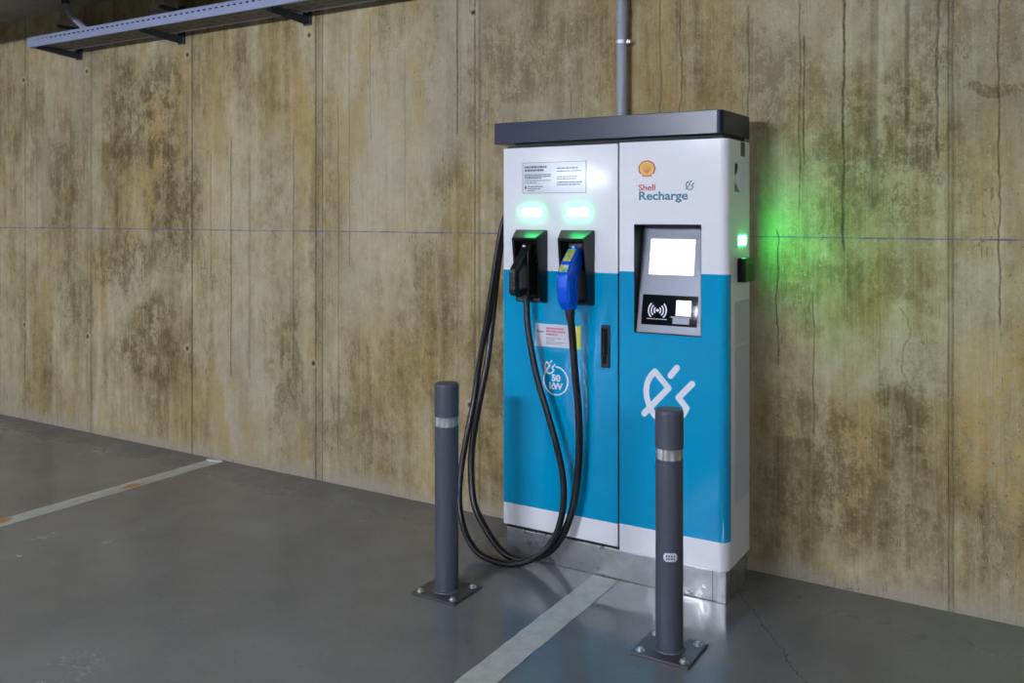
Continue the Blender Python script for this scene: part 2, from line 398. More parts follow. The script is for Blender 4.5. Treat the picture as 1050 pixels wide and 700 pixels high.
def prism(bm, poly, x0, x1, axis='x', bev=0, seg=2):
    """poly (a,b) extruded along axis: x -> (y,z), y -> (x,z), z -> (x,y)"""
    t = bmesh.new()
    f = {'x': lambda a, b, c: (c, a, b), 'y': lambda a, b, c: (a, c, b), 'z': lambda a, b, c: (a, b, c)}[axis]
    A = [t.verts.new(f(a, b, x0)) for a, b in poly]; B = [t.verts.new(f(a, b, x1)) for a, b in poly]
    t.faces.new(A); t.faces.new(B[::-1])
    for i in range(len(A)):
        j = (i + 1) % len(A); t.faces.new((A[i], B[i], B[j], A[j]))
    bmesh.ops.recalc_face_normals(t, faces=t.faces)
    if bev: bmesh.ops.bevel(t, geom=t.edges[:], offset=bev, segments=seg, affect='EDGES', profile=.5)
    merge(bm, t); return bm
def cut(o, cutters):
    """boolean difference evaluated at once; cutters are thrown away"""
    tmp = []
    for bm in cutters:
        bmesh.ops.recalc_face_normals(bm, faces=bm.faces)
        bmesh.ops.translate(bm, verts=bm.verts, vec=-ORG[o])
        me = bpy.data.meshes.new('c'); bm.to_mesh(me); bm.free()
        c = bpy.data.objects.new('c', me); C.objects.link(c)
        if o.parent is not None: c.parent = o.parent
        else: c.location = ORG[o]
        md = o.modifiers.new('b', 'BOOLEAN'); md.operation = 'DIFFERENCE'; md.object = c; md.solver = 'EXACT'; tmp.append(c)
    dg = bpy.context.evaluated_depsgraph_get(); dg.update()
    me = bpy.data.meshes.new_from_object(o.evaluated_get(dg)); old = o.data
    o.modifiers.clear(); o.data = me; me.name = o.name
    wm = o.modifiers.new('normals', 'WEIGHTED_NORMAL'); wm.keep_sharp = True; wm.weight = 80
    for c in tmp: bpy.data.objects.remove(c)
    finish(me)
def stroke(bm, pts, w, y, th=.0012, closed=False, cap=8):
    """flat printed stroke on a plane y=const facing -y; pts are (x,z)"""
    for a, b in list(zip(pts, pts[1:])) + ([(pts[-1], pts[0])] if closed else []):
        dx, dz = b[0] - a[0], b[1] - a[1]; ang = math.atan2(dz, dx); poly = []
        for k in range(cap + 1):
            q = ang + PI / 2 + PI * k / cap; poly.append((a[0] + math.cos(q) * w / 2, a[1] + math.sin(q) * w / 2))
        for k in range(cap + 1):
            q = ang - PI / 2 + PI * k / cap; poly.append((b[0] + math.cos(q) * w / 2, b[1] + math.sin(q) * w / 2))
        stroke.n = (stroke.n + 1) % 7
        prism(bm, poly, y, y - th - stroke.n * .00002, 'y')
    return bm
stroke.n = 0
def text_bm(body, size, x, y, z, bold=0., align='LEFT', th=.0006, sx=1.0, space=1.0):
    cu = bpy.data.curves.new('t', 'FONT'); cu.body = body; cu.size = size; cu.offset = bold; cu.extrude = th; cu.align_x = align
    cu.space_character = space; cu.resolution_u = 4
    o = bpy.data.objects.new('t', cu); C.objects.link(o)
    dg = bpy.context.evaluated_depsgraph_get(); dg.update()
    me = bpy.data.meshes.new_from_object(o.evaluated_get(dg))
    bm = bmesh.new(); bm.from_mesh(me); bpy.data.objects.remove(o); bpy.data.meshes.remove(me)
    bmesh.ops.transform(bm, matrix=Matrix.Translation((x, y, z)) @ Matrix.Rotation(PI / 2, 4, 'X') @ Matrix.Diagonal((sx, 1, 1, 1)), verts=bm.verts)
    return bm
def struct(name, bm, m):
    o = obj(name, bm, m, smooth=False); o['kind'] = 'structure'; return o

# ------------------------------------------------------------------ the garage
CEIL = 2.96
XL, XR, YB = -15.0, 8.0, -22.0
struct('floor', box(BM(), XL - .2, XR + .2, YB - .2, .2, -.15, 0), 'floor')
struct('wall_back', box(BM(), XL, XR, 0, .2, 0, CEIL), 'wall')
struct('ceiling', box(BM(), XL - .2, XR + .2, YB - .2, .2, CEIL, CEIL + .2), 'ceiling')
struct('wall_left', box(BM(), XL - .2, XL, YB, .2, 0, CEIL), 'ceiling')
struct('wall_right', box(BM(), XR, XR + .2, YB, .2, 0, CEIL), 'ceiling')
struct('wall_front', box(BM(), XL, XR, YB - .2, YB, 0, CEIL), 'ceiling')
struct('trim_1', box(BM(), XL, XR, -2.75, -2.45, 2.712, CEIL), 'ceiling')       # downstand beam across the bays

def fluorescent(x, y, z, L, power, group='strip lights under the garage ceiling', label=None):
    t = thing('strip_light', (x, y, z + .09), label, 'ceiling light', group)
    obj('housing', box(BM(), x - L / 2, x + L / 2, y - .05, y + .05, z + .045, z + .09, .006), 'galv', t)
    for sx in (-1, 1):
        obj('suspension_rod', tube(BM(), [(x + sx * L * .4, y, z + .085), (x + sx * L * .4, y, CEIL)], .006, 8), 'galv', t)
        obj('lamp_holder', box(BM(), x + sx * (L / 2 - .02) - .012, x + sx * (L / 2 - .02) + .012, y - .02, y + .02, z - .015, z + .046), 'galv', t)
    m = emit('fluorescent_tube_light', (.82, .88, 1), power)
    obj('tube', tube(BM(), [(x - L / 2 + .035, y, z), (x + L / 2 - .035, y, z)], .018, 12), m, t)
K = 1.0
for x, y, z, L, pw, lb in [(-2.7, -6.4, 2.58, 1.5, 300, 'suspended fluorescent strip light nearest the charging station'),
                       (3.5, -6.4, 2.58, 1.5, 190, 'suspended fluorescent strip light on the right of the near row'),
                       (-9.0, -6.4, 2.58, 1.5, 230, 'suspended fluorescent strip light on the left of the near row'),
                       (-11.3, -18.8, 2.60, 1.5, 160, 'suspended fluorescent strip light in the far left bay'),
                       (-3.0, -14.0, 2.60, 1.5, 150, 'suspended fluorescent strip light in the far middle bay')]:
    fluorescent(x, y, z, L, pw * K, label=lb)

# parking bay lines
def bay_line(x0, x1, y0, y1, label):
    bm = BM(); N = 60; t = bmesh.new()
    L, R = [], []
    for i in range(N + 1):
        y = y0 + (y1 - y0) * i / N; j = lambda: random.uniform(-.002, .002)
        L.append((x0 + j(), y)); R.append((x1 + j(), y))
    prism(bm, L + R[::-1], .0005, .0018, 'z')
    o = obj('parking_line', bm, 'line'); return tag(o, label, 'parking line', 'painted parking bay lines')
bay_line(-4.455, -4.345, -3.6, -.02, 'worn grey-white parking line with orange paint remains, left of the bollards')
bay_line(-1.655, -1.538, -3.6, -.395, 'grey-white parking line ending at the front of the charging station')
tag(obj('paint_chip', prism(BM(), [(-4.45, -.06), (-4.43, -.035), (-4.36, -.02), (-4.335, -.035), (-4.36, -.055)], .0019, .010, 'z', .001), 'chip', base=(0, 0, 0)),
    'small white chip at the foot of the wall by the left parking line', 'debris')

# ------------------------------------------------------------------ cable tray and its brackets
tr = thing('cable_tray', (-3.6, -.2, 2.635), 'long pale blue-grey slotted cable tray fixed high along the concrete wall', 'cable tray')
X0, X1 = -5.955, -1.20
def rail(y):
    bm = BM(); z0, z1 = 2.637, 2.702; s0, s1 = 2.676, 2.685
    box(bm, X0, X1, y - .001, y + .001, z0, s0); box(bm, X0, X1, y - .001, y + .001, s1, z1)
    n = int((X1 - X0) / .05); st = (X1 - X0) / n
    for i in range(n + 1):
        c = X0 + i * st; box(bm, max(X0, c - .012), min(X1, c + .012), y - .001, y + .001, s0, s1)
    s = 1 if y < -.2 else -1
    box(bm, X0, X1, y - .001, y + s * .014, z1 - .0015, z1 + .0015); 
    tube(bm, [(X0, y, z0), (X1, y, z0)], .0035, 8)
    return bm
obj('side_rail', rail(-.300), 'galv', tr); obj('side_rail', rail(-.105), 'galv', tr)
bm = BM()
yy = [-.298, -.262, -.254, -.218, -.210, -.196, -.188, -.152, -.144, -.107]
for a, b in zip(yy[::2], yy[1::2]): box(bm, X0, X1, a, b, 2.636, 2.6385)
n = 48
for i in range(n + 1):
    c = X0 + (X1 - X0) * i / n; box(bm, max(X0, c - .02), min(X1, c + .02), -.298, -.107, 2.6360, 2.6384)
for cy_, cz_ in ((-.281, 2.655), (-.283, 2.687), (-.245, 2.655)): obj('slot_darkener', tube(BM(), [(X0 + .25, cy_, cz_), (X1, cy_, cz_)], .0155, 10), 'rubber', tr)  # dark tubes added behind the rail so that its slots look dark
obj('tray_bottom', bm, plain('shaded_tray_steel', srgb(96, 98, 92), .5, .3), tr)  # tray steel with the shade of the underside put into its colour

def bracket(x, lb):
    t = thing('wall_bracket', (x, 0, 2.6), lb, 'bracket', 'brackets under the cable tray')
    bm = BM()
    prism(bm, [(-.012, 2.592), (-.012, 2.634), (-.30, 2.634), (-.30, 2.616)], x - .014, x - .011, 'x'); prism(bm, [(-.012, 2.592), (-.012, 2.634), (-.30, 2.634), (-.30, 2.616)], x + .011, x + .014, 'x')
    box(bm, x - .014, x + .014, -.30, -.012, 2.631, 2.6345)
    obj('arm', bm, 'dark_steel', t)
    obj('wall_plate', box(BM(), x - .03, x + .03, -.012, 0, 2.585, 2.690, .002), 'dark_steel', t)
    for z in (2.610, 2.668):
        bb = BM(); tube(bb, [(x, -.024, z), (x, -.011, z)], .010, 6); obj('bolt', bb, 'bolt', t)
    bb = BM(); tube(bb, [(x + .0, -.285, 2.612), (x + .0, -.285, 2.632)], .006, 8); obj('tray_screw', bb, 'dark_steel', t)
    # short upper arm above the tray
    u = BM(); prism(u, [(-.008, 2.765), (-.008, 2.805), (-.165, 2.805), (-.165, 2.785)], x - .012, x + .012, 'x', .002)
    box(u, x - .025, x + .025, -.008, 0, 2.74, 2.83, .002)
    box(u, x - .012, x + .012, -.008, -.0005, 2.655, 2.75)
    obj('upper_arm', u, 'dark_steel', t)
    bb = BM(); tube(bb, [(x, -.020, 2.752), (x, -.007, 2.752)], .009, 6); obj('bolt', bb, 'bolt', t)
bracket(-5.828, 'dark steel wall bracket under the left end of the cable tray')
bracket(-4.747, 'dark steel wall bracket carrying the tray, second from its left end')
bracket(-3.660, 'dark steel wall bracket carrying the tray, furthest right in the photo')
# conduit elbow dropping into the tray
cd = thing('conduit_elbow', (-5.36, -.2, 2.645), 'curved grey conduit dropping from the ceiling into the left part of the cable tray', 'pipe')
obj('pipe', tube(BM(), [(-5.62, -.24, 2.96), (-5.61, -.24, 2.91), (-5.575, -.235, 2.84), (-5.50, -.225, 2.77), (-5.41, -.215, 2.71), (-5.32, -.205, 2.672), (-5.20, -.20, 2.664)], .020, 14, 6), 'pipe', cd)
obj('collar', tube(BM(), [(-5.62, -.24, 2.955), (-5.612, -.24, 2.90)], .026, 14), 'dark_steel', cd)

# conduit above the station
cp = thing('wall_conduit', (-1.685, -.045, 1.5), 'straight vertical grey conduit on the wall above the charging station', 'pipe')
px, py = -1.685, -.042
obj('pipe', lathe(BM(), px, py, [(0, 1.3), (.0245, 1.3), (.0245, 2.372), (.0225, 2.374), (.0225, CEIL), (0, CEIL)], 32), 'pipe', cp)
obj('coupling', lathe(BM(), px, py, [(.024, 2.372), (.0275, 2.373), (.0275, 2.438), (.024, 2.44)], 32), 'pipe', cp)
bm = lathe(BM(), px, py, [(.0246, 2.276), (.029, 2.276), (.029, 2.292), (.0246, 2.292)], 32)
box(bm, px + .026, px + .042, py - .012, py + .012, 2.276, 2.292, .001); box(bm, px - .012, px + .012, py + .02, 0, 2.278, 2.290)
tube(bm, [(px + .034, py - .02, 2.284), (px + .034, py + .018, 2.284)], .004, 8)
obj('pipe_clamp', bm, 'bolt', cp)

# ------------------------------------------------------------------ the charging station
XA, XB, YF, YK = -2.100, -1.085, -.390, -.100
st = thing('charging_station', (-1.5925, -.245, 0), 'tall white and turquoise electric car charging station with dark lid and lit screen', 'charging station')
obj('plinth', box(BM(), XA + .012, XB - .006, YF + .008, YK - .006, 0, .122, .004), 'steel', st)
bm = BM(); box(bm, XB - .0075, XB - .0052, YF + .06, YF + .0625, .002, .120); box(bm, XB - .062, XB - .0600, YF + .0068, YF + .0095, .002, .120)
bm.free()
obj('plinth_joint', box(BM(), XB - .0075, XB - .0052, YF + .06, YF + .0625, .002, .120), 'gap', st)
obj('plinth_joint', box(BM(), XB - .062, XB - .0600, YF + .0068, YF + .0095, .002, .120), 'gap', st)
obj('plinth_corner', box(BM(), XB - .042, XB - .010, YF + .0055, YF + .009, .001, .1205, .001), 'bolt', st)
# carcass and side panel
body = obj('cabinet_body', box(BM(), XA, XB, YF + .045, YK, .124, 1.800, .003), 'white', st)
obj('inner_frame', box(BM(), XA + .012, XB - .03, YF + .014, YF + .046, .118, 1.806), 'gap', st)
# side recess (hand hole)
cut(body, [prism(BM(), [(-.300, 1.594), (-.300, 1.716), (-.146, 1.716), (-.146, 1.594)], XB - .012, XB + .05, 'x')])
el = [(-.262 + .040 * math.cos(q) * .80 + .020 * math.sin(q) * .6, 1.682 + .040 * math.cos(q) * .55 - .020 * math.sin(q) * .8) for q in [2 * PI * k / 24 for k in range(24)]]
obj('recess_hole', prism(BM(), [(min(max(a, -.299), -.15), b) for a, b in el], XB - .0121, XB - .010, 'x'), 'gap', st)
obj('recess_liner', prism(BM(), [(-.2995, 1.655), (-.2995, 1.595), (-.205, 1.595)], XB - .0121, XB - .009, 'x'), 'label', st)


# left door
dl = obj('door', box(BM(), XA, -1.546, YF, YF + .016, .137, 1.797, .0025), 'doorleft', st, label='left door with the two plug holsters')
# right door, wrapped round the corner
R = .034; prof = [(-1.538, YF + .016), (-1.538, YF)]
prof += [(XB - R + R * math.sin(a), YF + R - R * math.cos(a)) for a in [PI / 2 * k / 10 for k in range(11)]]
prof += [(XB, YF + .045), (XB - .008, YF + .045), (XB - .03, YF + .030), (XB - .05, YF + .016)]
bm = BM(); prism(bm, prof, .126, 1.799, 'z')
dr = obj('door', bm, 'door', st, label='right door with the screen and the large plug symbol')
SX0, SX1, SZ0, SZ1 = -1.474, -1.189, 1.024, 1.465
cut(dr, [box(BM(), SX0, SX1, YF - .1, YF + .10, SZ0, SZ1)])
cut([o for o in C.objects if o.name == 'inner_frame'][0], [box(BM(), SX0 - .002, SX1 + .002, YF - .1, YF + .10, SZ0 - .002, SZ1 + .002)])
cut(body, [box(BM(), SX0 - .002, SX1 + .002, YF - .1, YF + .13, SZ0 - .002, SZ1 + .002)])
# screen bay: lining + tilted panel
bm = BM()
box(bm, SX0 - .001, SX0 + .003, YF + .001, YF + .125, SZ0, SZ1); box(bm, SX1 - .003, SX1 + .001, YF + .001, YF + .125, SZ0, SZ1)
box(bm, SX0, SX1, YF + .001, YF + .125, SZ1 - .004, SZ1 + .001); box(bm, SX0, SX1, YF + .001, YF + .125, SZ0 - .001, SZ0 + .004); box(bm, SX0, SX1, YF + .120, YF + .126, SZ0, SZ1)
obj('screen_bay', bm, 'gap', st)
P0 = Vector((0, -.377, 1.028)); U = Vector((0, .075, .425)).normalized(); Nn = Vector((0, -.425, .075)).normalized()
def tilt(bm, x0, x1, t0, t1, n0, n1, bev=0):
    t = bmesh.new(); box(t, x0, x1, 0, 1, 0, 1)
    for v in t.verts:
        n = n0 if v.co.y < .5 else n1; s = t0 if v.co.z < .5 else t1
        v.co = Vector((v.co.x, 0, 0)) + P0 + U * s + Nn * n
    if bev: bmesh.ops.bevel(t, geom=t.edges[:], offset=bev, segments=2, affect='EDGES')
    merge(bm, t); return bm
pn = obj('display_panel', tilt(BM(), SX0 + .004, SX1 - .003, 0, .440, 0, -.012), 'panel', st)
obj('screen', tilt(BM(), -1.431, -1.240, .236, .382, .0015, -.003), 'screen', pn, label='bright white lit screen')
bm = BM()
for a in ((-1.440, -1.431, .228, .390), (-1.240, -1.232, .228, .390), (-1.440, -1.232, .228, .236), (-1.440, -1.232, .382, .390)): tilt(bm, a[0], a[1], a[2], a[3], .002, -.002)
obj('screen_bezel', bm, 'panel', pn)
rd = obj('card_reader', tilt(BM(), -1.450, -1.214, .031, .153, .004, -.002, .0015), 'reader', pn, label='black contactless card reader')
obj('reader_window', tilt(BM(), -1.303, -1.241, .073, .134, .0045, .003), 'screen', rd, label='white glowing window')
obj('reader_slot', tilt(tilt(BM(), -1.322, -1.238, .064, .069, .010, .003), -1.314, -1.245, .040, .063, .006, .003), 'panel', rd)
# contactless symbol
bm = BM()
def tstroke(bm, pts, w):
    t = bmesh.new(); stroke(t, pts, w, 0, .0004)
    for v in t.verts:
        q = v.co.copy(); v.co = Vector((q.x, 0, 0)) + P0 + U * q.z + Nn * (.0042 - q.y)
    merge(bm, t)
cxs, cts = -1.382, .090
tstroke(bm, [(cxs - .001, cts), (cxs + .001, cts)], .011)
for rr_, hh in ((.014, .9), (.026, .95), (.038, 1.0)):
    for sgn in (-1, 1):
        tstroke(bm, [(cxs + sgn * rr_ * math.cos(a) , cts + rr_ * 1.0 * math.sin(a)) for a in [(-.75 + 1.5 * k / 8) for k in range(9)]], .0055)
for k in range(7): tstroke(bm, [(cxs - .042 + k * .0125, .055), (cxs - .034 + k * .0125, .055)], .0022)
obj('contactless_symbol', bm, 'ink', rd)

# lid
LX0, LX1, LY0 = -2.132, -1.098, -.420
bm = BM(); c = .018
prism(bm, [(LX0, YK + .003), (LX0, LY0 + .004), (LX0 + .004, LY0), (LX1 - c, LY0), (LX1 - c * .4, LY0 + c * .4), (LX1 + .002, LY0 + c), (XB - .001, YK + .003)], 1.816, 1.908, 'z', .003)
lidm = MAT['lid']
obj('lid', bm, 'lid', st)
obj('lid_seat', box(BM(), XA + .06, XB - .02, YF + .006, YK - .01, 1.798, 1.818), 'gap', st)

# door latch
hn = obj('door_latch', box(BM(), -1.619, -1.580, YF - .010, YF, .870, 1.047, .004), 'matt', dl, label='black swing latch')
obj('latch_lever', box(box(BM(), -1.611, -1.589, YF - .022, YF - .009, .925, 1.038, .005), -1.607, -1.593, YF - .018, YF - .009, .885, .925, .004), 'black', hn)

# indicator bars
def bar(x0, x1, z0, z1):
    return box(BM(), x0, x1, YF - .009, YF + .001, z0, z1, .0025)
obj('indicator_light', bar(-2.004, -1.904, 1.496, 1.530), 'green', dl, label='lit green-white bar above the black plug')
obj('indicator_light', bar(-1.779, -1.679, 1.496, 1.530), 'green', dl, label='lit green-white bar above the blue plug')
obj('side_indicator', box(BM(), XB - .001, XB + .0016, -.250, -.152, 1.382, 1.419, .0006), 'sidegreen', st, label='lit green light on the right side')
bm = BM(); prism(bm, [(-.268, 1.236), (-.268, 1.322), (-.262, 1.332), (-.150, 1.332), (-.140, 1.322), (-.140, 1.236)], XB, XB + .034, 'x', .003)
kb = obj('side_holder', bm, 'black', st, label='small black box below the green side light')
obj('holder_slot', box(BM(), XB + .033, XB + .0352, -.235, -.175, 1.25, 1.31, .001), 'matt', kb)
for z0, z1 in ((.992, 1.158), (.362, .978)):
    g = BM(); 
    box(g, XB - .001, XB + .0012, -.300, -.112, z0, z1)
    k = z0 + .008
    while k < z1 - .004: box(g, XB + .001, XB + .0022, -.296, -.116, k, k + .0035); k += .009
    obj('vent_grille', g, 'grille', st)
sl = obj('side_label', box(BM(), XB - .0005, XB + .0008, -.222, -.166, 1.738, 1.796), 'label', st)
bm = BM()
for k in range(6): box(bm, XB + .0007, XB + .0012, -.216, -.172, 1.744 + k * .0088, 1.747 + k * .0088)
obj('label_lines', bm, 'gap', sl)

# holsters
def holster(dx):
    a, b = -2.036 + dx, -1.874 + dx
    bm = BM(); y0 = YF
    outer = [(a, y0, 1.122), (b, y0, 1.122), (b, y0, 1.440), (a, y0, 1.440)]
    ra, rb = -2.010 + dx, -1.892 + dx
    rim = [(ra, -.432, 1.134), (rb + .006, -.432, 1.134), (rb, -.470, 1.404), (ra, -.470, 1.404)]
    ia, ib = ra + .007, rb - .005
    inn = [(ia, -.431, 1.146), (ib + .005, -.431, 1.146), (ib, -.466, 1.394), (ia, -.466, 1.394)]
    deep = [(ia + .006, -.400, 1.150), (ib - .004, -.400, 1.150), (ib - .012, -.400, 1.385), (ia + .01, -.400, 1.385)]
    loops = [[bm.verts.new(p) for p in L] for L in (outer, rim, inn, deep)]
    for A, B in zip(loops, loops[1:]):
        for i in range(4): bm.faces.new((A[i], A[(i + 1) % 4], B[(i + 1) % 4], B[i]))
    bm.faces.new(loops[3]); bm.faces.new(loops[0][::-1])
    bmesh.ops.bevel(bm, geom=[e for e in bm.edges if not any(v in loops[3] for v in e.verts)], offset=.0035, segments=2, affect='EDGES')
    h = obj('holster', bm, 'holster', dl)
    s = BM(); m = Matrix.Translation(((ia + ib) / 2, -.401, 1.325)) @ Matrix.Rotation(PI / 2, 4, 'X')
    t = bmesh.new(); lathe(t, 0, 0, [(.034, 0), (.040, 0), (.040, .012), (.034, .012)], 28); merge(s, t, m)
    obj('socket_ring', s, 'matt', h)
    return h
holster(0); holster(.2245)

# printed marks -------------------------------------------------
YP = YF - .0004
# 50 kW badge
bm = BM(); cx, cz, r = -1.836, .793, .060
arc = [(cx + r * .98 * math.cos(a), cz + r * math.sin(a)) for a in [math.radians(88 - 316 * k / 60) for k in range(61)]]
stroke(bm, arc, .0060, YP)
ox, oz = -1.866, .846
def plug(bm, ox, oz, s, w, full=True):
    """plug symbol; its big version defines the coordinates"""
    q = lambda p: (ox + (p[0] + 1.33) * s, oz + (p[1] - .79) * s)
    stroke(bm, [q(p) for p in [(-1.429, .700), (-1.324, .813), (-1.382, .874)]], w, YP)
    a = [(-1.382, .874), (-1.402, .852), (-1.415, .825), (-1.420, .795), (-1.417, .765), (-1.405, .730)]
    stroke(bm, [q(p) for p in a], w, YP)
    stroke(bm, [q(p) for p in [(-1.316, .863), (-1.289, .897)]], w, YP)
    stroke(bm, [q(p) for p in [(-1.226, .839), (-1.283, .779), (-1.249, .742), (-1.266, .712)]], w, YP)
    tail = [(-1.266, .712), (-1.290, .690), (-1.320, .679), (-1.350, .680), (-1.380, .695), (-1.404, .722)]
    stroke(bm, [q(p) for p in tail], w, YP)
    return bm
plug(bm, ox, oz + .004, .25, .0062)
obj('power_rating_circle', bm, 'ink', dl)
bm = text_bm('50', .038, cx + .001, YP, .7915, .0016, 'CENTER', sx=1.12); t2 = text_bm('kW', .038, cx, YP, .757, .0016, 'CENTER', sx=1.12); merge(bm, t2)
obj('power_rating_text', bm, 'ink', dl, smooth=False)
# large symbol on the right door
obj('plug_symbol', plug(BM(), -1.33, .79, 1, .0245), 'ink', dr)
# logo block
bm = BM(); lx, lz = -1.417, 1.692
def shell_poly(s, dz=0):
    pts = []
    for k in range(0, 73):
        a = math.radians(-38 + 256 * k / 72)
        rad = .036 * (1 + .035 * abs(math.sin((a + .35) * 4.5)))
        pts.append((lx + s * rad * math.cos(a), lz - .003 + dz + s * rad * .93 * math.sin(a)))
    base = [(lx - .020 * s, lz - .0245), (lx - .021 * s, lz - .034 * s), (lx + .021 * s, lz - .034 * s), (lx + .020 * s, lz - .0245)]
    return pts + base
prism(bm, shell_poly(1.0), YP, YP - .0005, 'y')
em = obj('shell_emblem', bm, 'inkred', dr, smooth=False)
bm = BM(); prism(bm, shell_poly(.84, .0005), YP - .0004, YP - .0009, 'y'); obj('emblem_field', bm, 'inkyellow', em, smooth=False)
bm = BM()
for k in range(7):
    a = math.radians(90 + (k - 3) * 22)
    stroke(bm, [(lx + math.cos(a) * .006, lz - .026 + .006), (lx + math.cos(a) * .027, lz - .003 + math.sin(a) *   .022)], .0030, YP - .0008, .0004, cap=2)
obj('emblem_ribs', bm, plain('orange_print', srgb(196, 90, 20), .4), em, smooth=False)
bm = text_bm('Shell', .034, -1.4535, YP, 1.602, .0006, 'LEFT', sx=1.16); obj('brand_lettering', bm, 'inkred', dr, smooth=False)
bm = text_bm('Recharge', .0475, -1.4540, YP, 1.564, .0013, 'LEFT', sx=1.18); obj('brand_lettering', bm, 'inkteal', dr, smooth=False)
obj('small_plug_symbol', plug(BM(), -1.236, 1.620, .165, .0036), 'inkteal', dr)

# upper sticker
def dashes(x, z, w, h, rnd, gap=.0022):
    bm = BM(); e = x + w
    while x < e:
        l = rnd.uniform(.004, .017); l = min(l, e - x); 
        if l > .002: box(bm, x, x + l, YP - .0012, YP - .0008, z, z + h)
        x += l + gap
    return bm
rnd = random.Random(3)
up = obj('notice_sticker', box(BM(), -2.001, -1.690, YP - .0008, YP + .0004, 1.596, 1.731), 'sticker', dl, label='pale notice with thin grey outline')
bm = BM(); e = .0018
for a in ((-2.001, -1.690, 1.596, 1.596 + e), (-2.001, -1.690, 1.731 - e, 1.731), (-2.001, -2.001 + e, 1.596, 1.731), (-1.690 - e, -1.690, 1.596, 1.731)): box(bm, a[0], a[1], YP - .0012, YP - .0006, a[2], a[3])
obj('notice_outline', bm, 'inkdark', up)
bm = BM()
for z, w, h, x in ((1.706, .112, .009, -1.990), (1.692, .095, .009, -1.990), (1.675, .132, .0045, -1.990), (1.667, .132, .0045, -1.990), (1.660, .085, .0045, -1.990), (1.650, .132, .003, -1.990), (1.641, .06, .003, -1.990),
                   (1.623, .075, .004, -1.974), (1.614, .062, .004, -1.974), (1.606, .035, .004, -1.974),
                   (1.700, .10, .005, -1.83), (1.688, .12, .004, -1.83), (1.664, .10, .004, -1.83), (1.655, .09, .004, -1.83), (1.640, .12, .005, -1.83), (1.630, .11, .005, -1.83)):
    obj('notice_line', dashes(x, z, w, h, rnd), 'inkdark', up, smooth=False)
bm.free()
obj('notice_red_dot', box(BM(), -1.990, -1.980, YP - .0013, YP - .0008, 1.617, 1.627), 'inkred', up)
# lower sticker
lo = obj('app_sticker', box(BM(), -1.937, -1.738, YP - .0008, YP + .0004, .936, 1.034), 'sticker', dl, label='white sticker with rose headline')
obj('yellow_strip', box(BM(), -1.738, -1.717, YP - .0008, YP + .0004, .936, 1.034), 'yellow', lo)
bm = BM()
for z, w in ((1.012, .085), (.999, .092), (.986, .058)):
    t = dashes(-1.882, z, w, .0075, rnd, .0016); merge(bm, t)
obj('headline', bm, 'inkpink', lo)
bm = BM()
for z, w in ((.972, .075), (.964, .04), (.955, .085), (.948, .075)):
    obj('small_print', dashes(-1.882, z, w, .003, rnd), 'inkdark', lo, smooth=False)
bm.free()
t = dashes(-1.928, 1.004, .012, .005, rnd); merge(t, dashes(-1.928, .996, .034, .006, rnd, .001))
obj('small_logo', t, 'inkdark', lo, smooth=False)

# ------------------------------------------------------------------ the two charging cables
def gun(bm, poly, x0, x1, bev=.007): return prism(bm, poly, x0, x1, 'x', bev, 3)
bc = thing('charging_cable', (-1.95, -.52, .014), 'thick black charging cable with black plug, hanging from the left holster', 'charging cable', 'charging cables of the station')
x0, x1 = -1.974, -1.924
body_ = BM()
gun(body_, [(-.415, 1.385), (-.405, 1.30), (-.418, 1.24), (-.424, 1.160), (-.470, 1.160), (-.474, 1.26), (-.470, 1.345), (-.450, 1.378)], x0, x1, .009)
gun(body_, [(-.455, 1.372), (-.440, 1.335), (-.535, 1.250), (-.562, 1.275)], x0 + .008, x1 - .008, .007)
gun(body_, [(-.470, 1.190), (-.470, 1.166), (-.530, 1.162), (-.545, 1.180)], x0 + .012, x1 - .012, .005)
ph = obj('plug_body', body_, 'matt', bc)
g = BM(); gun(g, [(-.562, 1.276), (-.535, 1.252), (-.530, 1.165), (-.556, 1.162), (-.570, 1.185)], x0 + .008, x1 - .008, .008)
gr = obj('grip', g, 'matt', bc)
g = BM()
for k in range(9): box(g, x0 + .012, x1 - .0065, -.5735 + .0, -.556, 1.178 + k * .0098, 1.182 + k * .0098, .001)
obj('grip_ribs', g, 'rubber', gr)
nz = BM(); t = bmesh.new(); lathe(t, 0, 0, [(0, 0), (.031, 0), (.033, .028), (0, .028)], 24); merge(nz, t, Matrix.Translation((-1.949, -.403, 1.335)) @ Matrix.Rotation(PI / 2, 4, 'X'))
obj('plug_nose', nz, 'black', bc)
obj('latch_button', box(BM(), -1.955, -1.943, -.470, -.460, 1.366, 1.374, .001), 'ink', bc, label='small white mark')
c1 = [(-1.949, -.447, 1.172), (-1.945, -.45, 1.10), (-1.935, -.455, 1.012), (-1.893, -.46, .828), (-1.838, -.46, .668), (-1.793, -.46, .531), (-1.765, -.46, .413), (-1.757, -.47, .294), (-1.784, -.485, .171), (-1.855, -.50, .078), (-1.957, -.515, .026), (-2.05, -.52, .0165), (-2.163, -.50, .029),
      (-2.258, -.46, .090), (-2.317, -.42, .199), (-2.334, -.38, .342), (-2.324, -.34, .514), (-2.313, -.30, .666), (-2.299, -.28, .823), (-2.267, -.27, 1.006), (-2.238, -.265, 1.188), (-2.215, -.255, 1.346), (-2.190, -.245, 1.475), (-2.150, -.235, 1.535), (-2.095, -.225, 1.545)]
obj('cable', tube(BM(), c1, .0138, 16, 8), 'rubber', bc)
obj('cable_boot', tube(BM(), [(-1.949, -.447, 1.178), (-1.948, -.448, 1.135)], .0185, 16), 'matt', bc)

